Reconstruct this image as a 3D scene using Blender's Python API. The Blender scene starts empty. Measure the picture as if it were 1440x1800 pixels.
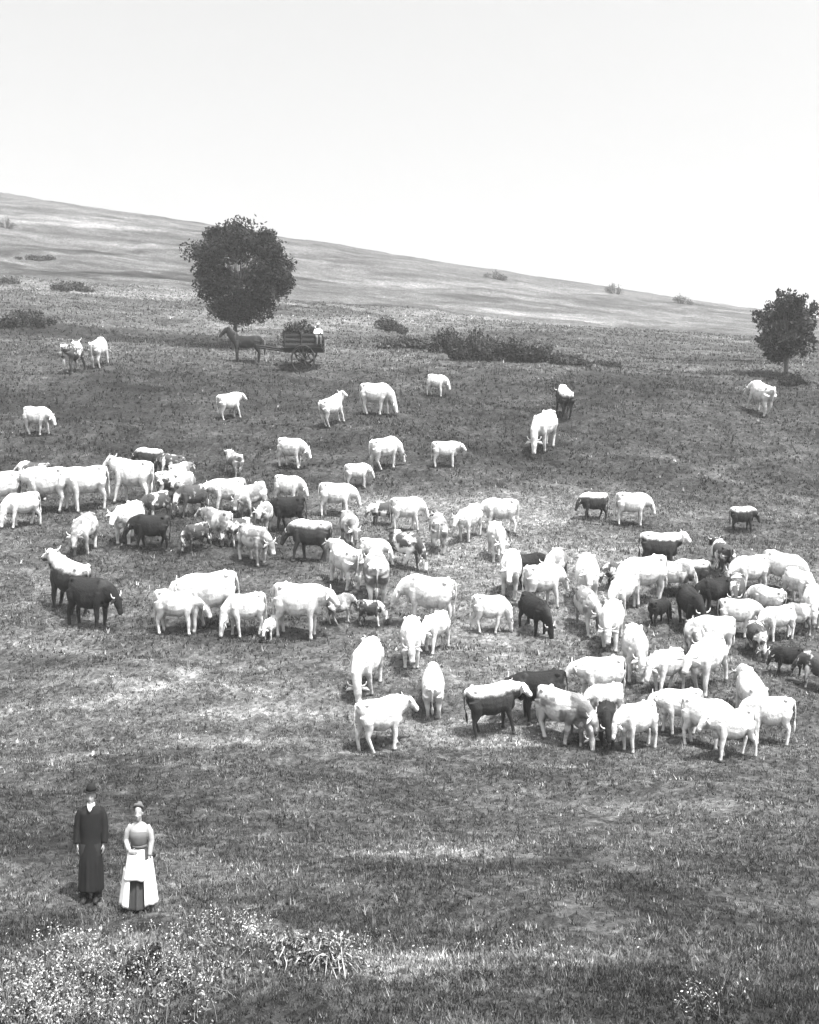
import bpy, bmesh, math, random
import numpy as np
from mathutils import Vector, Matrix
from mathutils.noise import fractal, noise as pnoise
R = math.radians
random.seed(7); rng = np.random.default_rng(7)
S = bpy.context.scene
C = S.collection

# ---------------------------------------------------------------- camera, sky, sun, exposure
F = 2000.0                                    # focal length in photo pixels (photo 1440 x 1800)
cd = bpy.data.cameras.new('camera'); cam = bpy.data.objects.new('camera', cd); C.objects.link(cam)
cd.sensor_fit = 'VERTICAL'; cd.sensor_height = 24.0; cd.lens = 24.0 * F / 1800
cd.clip_start = 0.1; cd.clip_end = 6000
cam.location = (0, 0, 0); cam.rotation_euler = (R(90), 0, 0)
S.camera = cam
S.render.resolution_x = 819; S.render.resolution_y = 1024

SUN_EL, SUN_AZ = 64.0, 140.0                  # azimuth clockwise from +Y (the view direction): right and behind the camera
w = bpy.data.worlds.new('World'); S.world = w; w.use_nodes = True
nt = w.node_tree; nt.nodes.clear()
sky = nt.nodes.new('ShaderNodeTexSky'); sky.sky_type = 'NISHITA'; sky.sun_disc = False
sky.sun_elevation = R(SUN_EL); sky.sun_rotation = R(SUN_AZ)
sky.dust_density = 10.0; sky.air_density = 1.0; sky.ozone_density = 0.6; sky.altitude = 0
bw = nt.nodes.new('ShaderNodeRGBToBW')        # a black and white place: the sky has no hue
bg = nt.nodes.new('ShaderNodeBackground'); bg.inputs[1].default_value = 0.15
out = nt.nodes.new('ShaderNodeOutputWorld')
nt.links.new(sky.outputs[0], bw.inputs[0]); nt.links.new(bw.outputs[0], bg.inputs[0]); nt.links.new(bg.outputs[0], out.inputs[0])
sl = bpy.data.lights.new('sun', 'SUN'); sl.energy = 4.0; sl.angle = R(0.6); sl.color = (1, .995, .98)
so = bpy.data.objects.new('sun', sl); C.objects.link(so)
sd = Vector((math.sin(R(SUN_AZ)) * math.cos(R(SUN_EL)), math.cos(R(SUN_AZ)) * math.cos(R(SUN_EL)), math.sin(R(SUN_EL))))
so.rotation_euler = sd.to_track_quat('Z', 'Y').to_euler(); so.location = (20, -20, 60)
S.view_settings.view_transform = 'Standard'; S.view_settings.look = 'None'
S.view_settings.gamma = 1.0; S.view_settings.use_curve_mapping = False
S.view_settings.exposure = 1.5

# ---------------------------------------------------------------- helpers
def link(o, parent=None):
    C.objects.link(o)
    if parent: o.parent = parent
    return o
def tag(o, label=None, cat=None, group=None, kind=None):
    if label: o['label'] = label
    if cat: o['category'] = cat
    if group: o['group'] = group
    if kind: o['kind'] = kind
    return o
def empty(name, loc, rz=0):
    o = bpy.data.objects.new(name, None); o.location = loc; o.rotation_euler = (0, 0, rz); o.empty_display_size = .2
    return link(o)
def lin(c):
    c = np.asarray(c, dtype=float)
    return np.where(c <= .04045, c / 12.92, ((c + .055) / 1.055) ** 2.4)

class Acc:
    """collects triangles with a tone per triangle, builds one mesh"""
    def __init__(s): s.v = []; s.f = []; s.t = []; s.n = 0
    def add(s, v, f, t):
        v = np.asarray(v, float).reshape(-1, 3); f = np.asarray(f, int).reshape(-1, 3)
        s.v.append(v); s.f.append(f + s.n); s.n += len(v)
        t = np.asarray(t, float); s.t.append(np.broadcast_to(t, (len(v),)) if t.ndim == 0 else t)
    def mesh(s, name):
        v = np.concatenate(s.v); f = np.concatenate(s.f); t = np.concatenate(s.t)
        me = bpy.data.meshes.new(name)
        me.vertices.add(len(v)); me.vertices.foreach_set('co', v.astype(np.float32).ravel())
        me.loops.add(len(f) * 3); me.loops.foreach_set('vertex_index', f.astype(np.int32).ravel())
        me.polygons.add(len(f)); me.polygons.foreach_set('loop_start', np.arange(0, len(f) * 3, 3, dtype=np.int32))
        me.polygons.foreach_set('loop_total', np.full(len(f), 3, dtype=np.int32))
        a = me.attributes.new('tone', 'FLOAT', 'POINT'); a.data.foreach_set('value', t.astype(np.float32))
        me.update(); me.validate()
        return me

# ---------------------------------------------------------------- terrain shape
PY = np.array([-80, -20, 0, 12, 13.3, 17.1, 22, 27.8, 31.5, 35.0, 38.5, 45, 52.6, 60.6, 71.4, 87, 115, 160, 250, 300, 380, 520, 1500, 4000.])
PZ = np.array([-1.2, -1.4, -1.6, -5.9, -6.0, -5.9, -6.0, -5.84, -4.72, -3.76, -2.5, -.68, 2.1, 5.45, 9.3, 13, 19.5, 30.4, 55.5, 61, 61, 40, -40, -60.])
GY = np.array([-80, 40, 55, 75, 100, 160, 250, 400, 600, 1500, 4000.])
GG = np.array([0, 0, 8, 26, 45, 80, 121, 121, 80, 0, 0]) / 720.0
def pchip(x, y):
    h = np.diff(x); d = np.diff(y) / h
    m = np.zeros_like(y)
    for i in range(1, len(x) - 1):
        if d[i-1] * d[i] > 0:
            w1 = 2 * h[i] + h[i-1]; w2 = h[i] + 2 * h[i-1]
            m[i] = (w1 + w2) / (w1 / d[i-1] + w2 / d[i])
    m[0] = d[0]; m[-1] = d[-1]
    return m
PM = pchip(PY, PZ)
def base_z(Y):
    Y = np.clip(Y, PY[0], PY[-1]); i = np.clip(np.searchsorted(PY, Y) - 1, 0, len(PY) - 2)
    h = PY[i+1] - PY[i]; t = (Y - PY[i]) / h
    return (2*t**3-3*t**2+1)*PZ[i] + (t**3-2*t**2+t)*h*PM[i] + (-2*t**3+3*t**2)*PZ[i+1] + (t**3-t**2)*h*PM[i+1]
_P = rng.random((256, 256))
def vnoise(x, y):
    xi = np.floor(x).astype(int); yi = np.floor(y).astype(int); fx = x - xi; fy = y - yi
    fx = fx*fx*(3-2*fx); fy = fy*fy*(3-2*fy)
    g = lambda a, b: _P[a & 255, b & 255]
    return (g(xi, yi)*(1-fx)*(1-fy) + g(xi+1, yi)*fx*(1-fy) + g(xi, yi+1)*(1-fx)*fy + g(xi+1, yi+1)*fx*fy) * 2 - 1
def height(X, Y):
    X = np.asarray(X, float); Y = np.asarray(Y, float)
    Xc = np.tanh(X / 260.0) * 260.0
    z = base_z(Y) - np.interp(Y, GY, GG) * Xc
    far = np.clip((Y - 20) / 120, 0, 1)
    z = z + vnoise(X*.11 + 9, Y*.13 + 3) * (.22 + .2*far) + vnoise(X*.33, Y*.5 + X*.12 + 40) * (.10 + .05*far)
    z = z + vnoise(X*.25 + 5, Y*1.15 + X*.3 + 7) * .11 + vnoise(X*1.9, Y*2.3) * .035
    return z
def gz(x, y): return float(height(np.array([x]), np.array([y]))[0])
_D = np.concatenate([np.arange(8, 130, .04), np.arange(130, 330, .3)])
def ground_at(px, py, clip=True):
    """the point of the ground seen at photo pixel (px, py)"""
    X = (px - 720) / F * _D; zr = (900 - py) / F * _D
    d = height(X, _D) - zr
    k = np.argmax(d > 0) if (d > 0).any() else int(np.argmax(d))
    return Vector((float(X[k]), float(_D[k]), gz(X[k], _D[k])))

# ground cover tones: value as a fraction of white, first by distance up the hill, then patches
TY = np.array([0, 12, 14, 17, 20, 24, 27.5, 30, 34, 40, 44, 48, 52, 58, 68, 76, 90, 115, 160, 250, 4000.])
TV = np.array([.38, .40, .43, .46, .47, .48, .50, .51, .51, .52, .51, .47, .385, .38, .395, .45, .47, .475, .50, .52, .52])
PATCH = [  # px, py, rx, ry (photo), tone added, slant
 (160, 518, 330, 5, .05, -.06), (230, 402, 200, 4, .07, -.12), (1000, 560, 420, 9, .08, -.08), (60, 440, 160, 4, -.10, -.1), (300, 488, 220, 5, -.12, -.06),
 (180, 585, 330, 9, -.09, 0), (900, 505, 300, 6, .06, -.1), (560, 452, 120, 4, -.05, -.12), (480, 560, 240, 8, .07, 0), (1200, 640, 220, 8, -.08, -.06), (820, 600, 200, 8, -.05, 0),
 (200, 1710, 260, 50, .07, 0), (560, 1560, 200, 20, .05, 0), (30, 1640, 120, 20, -.05, 0), (200, 1650, 110, 12, .08, 0),
 (900, 1000, 240, 100, .13, 0), (870, 885, 330, 32, .12, 0), (860, 1290, 170, 24, .15, 0), (800, 1150, 200, 60, .05, 0),
 (1150, 1120, 240, 80, .06, 0), (1390, 1160, 90, 60, -.05, 0), (130, 1235, 240, 14, .03, -.1), (330, 1305, 270, 9, .03, -.03),
 (300, 1180, 190, 8, .04, -.12), (60, 1090, 90, 14, .03, 0), (500, 1255, 130, 22, .08, 0),
 (150, 1420, 330, 45, -.03, 0), (380, 900, 160, 50, -.06, 0), (1250, 1080, 130, 70, -.07, 0), (900, 1380, 260, 30, .02, 0),
 (780, 1500, 160, 7, .10, -.06), (420, 1530, 190, 10, .07, .15), (640, 1450, 160, 26, -.03, 0), (1150, 1450, 260, 60, .02, 0),
 (930, 1520, 130, 9, -.03, -.12), (1300, 1580, 240, 50, -.02, 0), (850, 1690, 230, 13, .13, -.05), (640, 1600, 200, 40, .03, 0),
 (1150, 1722, 110, 14, -.05, -.1), (760, 1770, 320, 34, -.05, 0), (430, 1790, 160, 26, -.05, 0), (1300, 1770, 220, 40, -.05, 0),
 (370, 690, 200, 50, -.03, 0), (130, 700, 180, 40, -.04, 0), (850, 735, 160, 50, -.03, 0),
 (700, 620, 600, 14, .06, 0), (1130, 650, 320, 16, .03, 0), (60, 815, 90, 18, -.06, 0), (250, 960, 300, 60, -.06, 0),
 (380, 1110, 200, 26, -.07, 0), (1230, 900, 260, 40, -.02, 0), (150, 500, 300, 12, .08, 0), (60, 385, 200, 10, .08, -.1), (1240, 830, 120, 8, .08, .4)]
_pw = []
TRACKS = [
 ([(0, 402), (180, 418), (330, 432)], .5, -.10), ([(0, 372), (200, 398), (330, 412)], .6, .10), ([(20, 470), (180, 486), (320, 492)], .35, -.10), ([(90, 480), (250, 500), (340, 502)], .3, -.10),
 ([(0, 510), (160, 518), (320, 530)], .3, .07), ([(500, 470), (700, 492), (950, 520), (1300, 572)], .6, -.06), ([(520, 520), (800, 540), (1050, 566), (1310, 600)], .4, .09), ([(520, 548), (760, 556), (960, 590), (1150, 616)], .3, -.07),
 ([(0, 594), (150, 600), (330, 598)], .25, -.08), ([(560, 494), (760, 510), (1000, 540)], .4, -.06), ([(1000, 600), (1180, 622), (1310, 636)], .3, -.09),  # worn paths and terracette edges: photo points, half width in m, tone added
 ([(-40, 1258), (110, 1243), (240, 1222), (340, 1196)], .15, .16), ([(20, 1340), (160, 1326), (330, 1306), (560, 1298)], .15, .16), ([(-30, 1128), (120, 1140), (240, 1160), (330, 1184)], .13, .13),
 ([(60, 1282), (250, 1268), (400, 1252), (560, 1256)], .09, .12), ([(120, 1185), (330, 1176), (520, 1164)], .10, .10), ([(-20, 1200), (180, 1196), (300, 1206)], .08, .10),
 ([(280, 1560), (420, 1538), (620, 1502), (780, 1494), (950, 1506)], .06, .13), ([(640, 1520), (800, 1512), (960, 1540), (1120, 1580)], .07, -.05), ([(560, 1420), (700, 1452), (900, 1466)], .06, .07),
 ([(960, 1420), (1150, 1428), (1440, 1416)], .08, .06), ([(640, 1694), (860, 1682), (1010, 1692), (1180, 1728)], .05, .14), ([(700, 1726), (900, 1720), (1180, 1752)], .06, -.05),
 ([(0, 1480), (200, 1470), (420, 1490)], .06, -.07), ([(700, 1355), (900, 1345), (1100, 1352)], .10, .08), ([(1180, 850), (1280, 818), (1420, 800)], .16, .10), ([(-20, 1020), (150, 1100), (300, 1128)], .1, .07),
 ([(300, 1340), (520, 1330), (700, 1318), (980, 1312)], .12, .12), ([(380, 1205), (520, 1225), (640, 1222)], .1, .10), ([(330, 1500), (460, 1480), (640, 1500)], .07, .09), ([(-20, 1375), (180, 1362), (420, 1370)], .1, -.07), ([(1000, 1470), (1250, 1500), (1440, 1490)], .08, .07)]
_tw = []
def tone_at(X, Y):
    if not _pw:
        for (px, py, rx, ry, dv, sl_) in PATCH:
            c = ground_at(px, py); a = ground_at(px, py - ry); b = ground_at(px, min(1850, py + ry))
            _pw.append((c.x, c.y, rx * c.y / F, max(.25, (a.y - b.y) / 2), dv, sl_ * (a.y - b.y) / 2 / max(ry, 1) * F / c.y))
    v = np.interp(Y, TY, TV)
    wob = vnoise(X*.35 + 3, Y*.6 + 8)*.30 + vnoise(X*1.1, Y*1.6)*.25
    for (cx, cy, a, b, dv, sh) in _pw:
        dx = (X - cx) / a; dy = (Y - cy + sh*(X - cx)) / b
        r = np.sqrt(dx*dx + dy*dy) + wob
        v = v + 1.35 * dv * np.clip(1.40 - r, 0, .6) / .6
    near = np.exp(-np.maximum(Y, 1) / 70)
    if not _tw:
        for (pp, w_, dv) in TRACKS: _tw.append(([ground_at(a, b) for a, b in pp], w_, dv))
    fade = np.clip(.9 + vnoise(X*.9 + 11, Y*.9)*.6, 0, 1.2)
    for (pp, w_, dv) in _tw:
        d = np.full(X.shape, 1e9)
        for a, b in zip(pp, pp[1:]):
            ex, ey = b.x - a.x, b.y - a.y; t = np.clip(((X-a.x)*ex + (Y-a.y)*ey) / (ex*ex + ey*ey), 0, 1)
            d = np.minimum(d, np.hypot(X - a.x - t*ex, Y - a.y - t*ey))
        d = d + vnoise(X*2.3, Y*2.3)*w_*.8
        v = v + dv * fade * np.exp(-(np.maximum(d, 0) / (w_*2.0))**2)
    v = v + (vnoise(X*.5, Y*1.3 + X*.35)*.06 + vnoise(X*.18+4, Y*.4 + 50)*.045 + vnoise(X*1.6, Y*3.1 + X*.5)*.045) * (near + .5)
    v = v + vnoise(X*.03 + 70, Y*.16 - X*.03 + 20) * .06 * np.clip((Y - 70) / 40, 0, 1)
    v = v + vnoise(X*.09 + 7, Y*.45 - X*.10 + 2) * .10 * np.clip((Y - 80) / 60, 0, 1) + vnoise(X*.4, Y*.7) * .06 * np.clip((Y - 60) / 60, 0, 1)
    return np.clip(v, .15, .9)
def albedo(X, Y): return lin(tone_at(X, Y)) / 4.0

# ---------------------------------------------------------------- materials
def mat(name, rough=.8, spec=.2):
    m = bpy.data.materials.new(name); m.use_nodes = True
    b = m.node_tree.nodes['Principled BSDF']; b.inputs['Roughness'].default_value = rough
    b.inputs['Specular IOR Level'].default_value = spec
    return m, m.node_tree, b
def N(nt, t, **k):
    n = nt.nodes.new(t)
    for a, v in k.items(): setattr(n, a, v)
    return n
def math_n(nt, op, a, b=None, c=None, clamp=False):
    n = N(nt, 'ShaderNodeMath', operation=op, use_clamp=clamp)
    for i, x in enumerate((a, b, c)):
        if x is None: continue
        if isinstance(x, (int, float)): n.inputs[i].default_value = x
        else: nt.links.new(x, n.inputs[i])
    return n.outputs[0]
def noise_n(nt, vec, scale, detail=4, rough=.6):
    n = N(nt, 'ShaderNodeTexNoise'); n.inputs['Scale'].default_value = scale; n.inputs['Detail'].default_value = detail
    n.inputs['Roughness'].default_value = rough; nt.links.new(vec, n.inputs['Vector']); return n.outputs[0]
def ramp_n(nt, x, a, b):
    n = N(nt, 'ShaderNodeMapRange', interpolation_type='SMOOTHSTEP'); n.inputs[1].default_value = a; n.inputs[2].default_value = b
    nt.links.new(x, n.inputs[0]); return n.outputs[0]
def mix_f(nt, f, a, b):
    n = N(nt, 'ShaderNodeMix', data_type='FLOAT')
    for s, x in ((0, f), (2, a), (3, b)):
        if isinstance(x, (int, float)): n.inputs[s].default_value = x
        else: nt.links.new(x, n.inputs[s])
    return n.outputs[0]
def plain(name, v, rough=.8, var=.25, scale=9., spec=.05):
    m, t, b = mat(name, rough, spec); tc = N(t, 'ShaderNodeTexCoord')
    n = noise_n(t, tc.outputs['Object'], scale, 5)
    f = math_n(t, 'MULTIPLY_ADD', n, var * 2, 1 - var)
    c = math_n(t, 'MULTIPLY', f, v)
    t.links.new(c, b.inputs['Base Color']); return m

def ground_material():
    m, t, b = mat('pasture', .95, .05)
    at = N(t, 'ShaderNodeAttribute', attribute_name='tone'); geo = N(t, 'ShaderNodeNewGeometry')
    p = geo.outputs['Position']
    n1 = noise_n(t, p, 7.0, 8, .85); n2 = noise_n(t, p, 1.3, 5, .6); n3 = noise_n(t, p, .35, 6, .7)
    f1 = ramp_n(t, n1, .30, .72); f2 = ramp_n(t, n2, .3, .7); f3 = ramp_n(t, n3, .3, .7)
    s = math_n(t, 'MULTIPLY_ADD', f1, 1.25, .02)
    s = math_n(t, 'MULTIPLY_ADD', f2, .42, s)
    s = math_n(t, 'MULTIPLY_ADD', f3, .30, s)
    for sc_, am in ((11., .52), (4.2, .42)):
        vo = N(t, 'ShaderNodeTexVoronoi'); vo.inputs['Scale'].default_value = sc_; t.links.new(p, vo.inputs['Vector'])
        bw_ = N(t, 'ShaderNodeRGBToBW'); t.links.new(vo.outputs['Color'], bw_.inputs[0])
        s = math_n(t, 'MULTIPLY', s, math_n(t, 'MULTIPLY_ADD', bw_.outputs[0], am*2, 1 - am))
    c = math_n(t, 'MULTIPLY', s, at.outputs['Fac'])
    t.links.new(c, b.inputs['Base Color'])
    bp = N(t, 'ShaderNodeBump'); bp.inputs['Strength'].default_value = .7; bp.inputs['Distance'].default_value = .12
    t.links.new(n1, bp.inputs['Height']); t.links.new(bp.outputs[0], b.inputs['Normal'])
    return m
def leaf_material(name, trans=.25, gain=1.0, fine=.35):
    m, t, b = mat(name, .8, .06)
    at = N(t, 'ShaderNodeAttribute', attribute_name='tone'); geo = N(t, 'ShaderNodeNewGeometry')
    n = noise_n(t, geo.outputs['Position'], 5.0, 4)
    c = math_n(t, 'MULTIPLY', at.outputs['Fac'], math_n(t, 'MULTIPLY_ADD', n, fine * 2, (1 - fine) * gain))
    t.links.new(c, b.inputs['Base Color'])
    tr = N(t, 'ShaderNodeBsdfTranslucent'); t.links.new(c, tr.inputs['Color'])
    mx = N(t, 'ShaderNodeMixShader'); mx.inputs[0].default_value = trans
    o = t.nodes['Material Output']
    t.links.new(b.outputs[0], mx.inputs[1]); t.links.new(tr.outputs[0], mx.inputs[2]); t.links.new(mx.outputs[0], o.inputs[0])
    return m
M = {}
M['ground'] = ground_material(); M['grass'] = leaf_material('grass_blades', .3); M['leaf'] = leaf_material('tree_leaves', .12)
M['weed'] = leaf_material('pale_weed', .2); M['bark'] = plain('bark', .07, .95, .5, 6.)

def coat(name, kind):
    m, t, b = mat(name, .85, .06)
    tc = N(t, 'ShaderNodeTexCoord'); oi = N(t, 'ShaderNodeObjectInfo')
    off = N(t, 'ShaderNodeVectorMath', operation='ADD'); sc = N(t, 'ShaderNodeCombineXYZ')
    r = math_n(t, 'MULTIPLY', oi.outputs['Random'], 60.0)
    for i in range(3): t.links.new(r, sc.inputs[i])
    t.links.new(tc.outputs['Object'], off.inputs[0]); t.links.new(sc.outputs[0], off.inputs[1])
    big = noise_n(t, off.outputs[0], 1.9, 3, .5); mid = noise_n(t, off.outputs[0], 5., 4, .6); fine = noise_n(t, off.outputs[0], 40., 3, .6)
    sep = N(t, 'ShaderNodeSeparateXYZ'); t.links.new(tc.outputs['Object'], sep.inputs[0]); z = sep.outputs[2]; x = sep.outputs[0]
    if kind == 'white':
        v = mix_f(t, ramp_n(t, mid, .46, .66), .54, .32)
    elif kind == 'pale':
        v = mix_f(t, ramp_n(t, big, .42, .56), .50, .14)
    elif kind == 'mottled':
        v = mix_f(t, ramp_n(t, math_n(t, 'MULTIPLY_ADD', mid, .35, big), .55, .68), .66, .05)
    elif kind == 'finch':                       # dark flanks, white along the spine and rump
        zz = math_n(t, 'MULTIPLY_ADD', mid, .22, z)
        up = ramp_n(t, zz, 1.15, 1.34)
        v = mix_f(t, up, .03, .56)
    elif kind == 'face':                        # dark flanks, white spine, white head
        zz = math_n(t, 'MULTIPLY_ADD', mid, .22, z)
        up = ramp_n(t, zz, 1.15, 1.34)
        v = mix_f(t, math_n(t, 'MAXIMUM', up, ramp_n(t, x, .86, .96)), .03, .80)
    else:
        v = mix_f(t, ramp_n(t, big, .55, .7), .014, .035)
    v = math_n(t, 'MULTIPLY', v, math_n(t, 'MULTIPLY_ADD', fine, .25, .87))
    bp = N(t, 'ShaderNodeBump'); bp.inputs['Strength'].default_value = .8; bp.inputs['Distance'].default_value = .05
    t.links.new(noise_n(t, off.outputs[0], 6., 6, .7), bp.inputs['Height']); t.links.new(bp.outputs[0], b.inputs['Normal'])
    hoof = ramp_n(t, z, .10, .05)
    hoofm = N(t, 'ShaderNodeMapRange'); hoofm.inputs[1].default_value = .05; hoofm.inputs[2].default_value = .08
    t.links.new(z, hoofm.inputs[0])
    v = mix_f(t, hoofm.outputs[0], .10, v)
    t.links.new(v, b.inputs['Base Color'])
    return m
for k in ('white', 'pale', 'mottled', 'finch', 'face', 'dark'): M[k] = coat('hide_' + k, k)
M['horn'] = plain('horn_pale', .55, .4, .2); M['tuft'] = plain('tail_hair', .45, .8, .3)
M['skin'] = plain('skin', .26, .6, .1); M['black_cloth'] = plain('black_cloth', .014, .85, .3, 14.); M['white_cloth'] = plain('white_linen', .70, .8, .2, 20.)
M['grey_cloth'] = plain('grey_cloth', .09, .85, .3, 12.); M['light_cloth'] = plain('light_blouse', .26, .8, .2, 14.)
M['dark_skirt'] = plain('dark_skirt', .045, .85, .3, 12.); M['hair'] = plain('brown_hair', .06, .6, .3, 30.); M['leather'] = plain('black_leather', .02, .4, .2)

# ---------------------------------------------------------------- ground sheet
def build_ground():
    ys = [-80, -40, -15, -5, 0, 4, 8, 10, 11]
    y = 11.5
    while y < 900:
        ys.append(y); y += max(.09, y * .0042) if y < 280 else y * .05
    ys = np.array(ys); nu = 420
    u = np.linspace(-1, 1, nu); u = np.sign(u) * (np.abs(u) * .62 + .38 * np.abs(u)**5)
    hw = np.maximum(ys, 12) * .62 * 1.6 + 12 + np.maximum(ys - 200, 0) * 1.2
    X = u[None, :] * hw[:, None]; Y = np.repeat(ys[:, None], nu, 1)
    Z = height(X, Y); T = albedo(X.ravel(), Y.ravel())
    v = np.stack([X.ravel(), Y.ravel(), Z.ravel()], 1)
    n = len(ys); i = np.arange((n-1) * (nu-1)); a = (i // (nu-1)) * nu + i % (nu-1)
    f = np.concatenate([np.stack([a, a+1, a+nu+1], 1), np.stack([a, a+nu+1, a+nu], 1)])
    acc = Acc(); acc.add(v, f, T); me = acc.mesh('ground')
    me.polygons.foreach_set('use_smooth', np.ones(len(me.polygons), bool))
    me.materials.append(M['ground']); o = link(bpy.data.objects.new('ground', me))
    tag(o, 'grey grassy hillside with worn streaks rising to the skyline', kind='structure')
build_ground()

# ---------------------------------------------------------------- grass blades over the pasture
def build_grass():
    acc = Acc()
    bands = [(12, 16, 34000, .065, .020, 5), (16, 22, 38000, .06, .022, 4), (22, 32, 40000, .065, .028, 4), (32, 50, 50000, .09, .040, 3),
             (50, 80, 46000, .12, .065, 3), (80, 130, 40000, .14, .09, 3)]
    for (y0, y1, n, h, wd, nb) in bands:
        Y = np.sqrt(rng.uniform(y0**2, y1**2, n)); X = rng.uniform(-1, 1, n) * (Y * .40 + 1)
        keep = vnoise(X*.8 + 20, Y*1.2) + vnoise(X*2.4, Y*2.4)*.6 > rng.uniform(-1.5, .6, n); X = X[keep]; Y = Y[keep]; n = len(X)
        T = albedo(X, Y) * np.exp(rng.normal(-.12, .68, n)) * 1.3; T = np.clip(T, .02, .75)
        H = h * np.exp(rng.normal(0, .4, n)); Z = height(X, Y) - .01
        for b in range(nb):
            an = rng.uniform(0, 2*np.pi, n); le = rng.uniform(.1, .75, n) * H; oc = rng.uniform(0, .05, n) + wd*.5
            bx = X + np.cos(an*3+b) * oc; by = Y + np.sin(an*3+b) * oc
            px = -np.sin(an) * wd * .5; py = np.cos(an) * wd * .5
            v0 = np.stack([bx - px, by - py, Z], 1); v1 = np.stack([bx + px, by + py, Z], 1)
            v2 = np.stack([bx + np.cos(an)*le, by + np.sin(an)*le, Z + H * rng.uniform(.5, 1, n)], 1)
            v = np.stack([v0, v1, v2], 1).reshape(-1, 3)
            acc.add(v, np.arange(n*3).reshape(-1, 3), np.repeat(T, 3))
    me = acc.mesh('grass'); me.materials.append(M['grass']); o = link(bpy.data.objects.new('grass', me))
    tag(o, 'short rough pasture grass covering the hillside', 'grass', kind='stuff')
build_grass()

# ---------------------------------------------------------------- leaves, bushes, trees
def leaves(acc, P, size, tones, flat=.0):
    n = len(P)
    d = rng.normal(0, 1, (n, 3)); d /= np.linalg.norm(d, axis=1)[:, None]
    e = rng.normal(0, 1, (n, 3)); e -= (e*d).sum(1)[:, None]*d; e /= np.linalg.norm(e, axis=1)[:, None]
    s = size * rng.uniform(.6, 1.35, n)[:, None]
    q = np.stack([P - d*s, P - e*s*.45, P + d*s, P + e*s*.45], 1).reshape(-1, 3)
    i = np.arange(n)[:, None]*4
    f = np.concatenate([i + np.array([[0, 1, 2]]), i + np.array([[0, 2, 3]])])
    acc.add(q, f, np.repeat(tones, 4))
def tube_tris(pts, rads, seg=6):
    """tapered tube along pts; returns verts, tris"""
    pts = [Vector(p) for p in pts]; V = []; Fc = []
    for i, p in enumerate(pts):
        d = (pts[min(i+1, len(pts)-1)] - pts[max(i-1, 0)]).normalized()
        a = d.orthogonal().normalized() if abs(d.z) < .9 else Vector((1, 0, 0)).cross(d).normalized(); b = d.cross(a)
        for k in range(seg):
            t = 2*math.pi*k/seg; V.append(p + (a*math.cos(t) + b*math.sin(t)) * rads[i])
    for i in range(len(pts)-1):
        for k in range(seg):
            q = i*seg + k; r = i*seg + (k+1) % seg
            Fc += [(q, r, r+seg), (q, r+seg, q+seg)]
    V.append(pts[-1]); e = len(V)-1; s0 = (len(pts)-1)*seg
    Fc += [(s0+k, s0+(k+1) % seg, e) for k in range(seg)]
    return V, Fc
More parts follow.
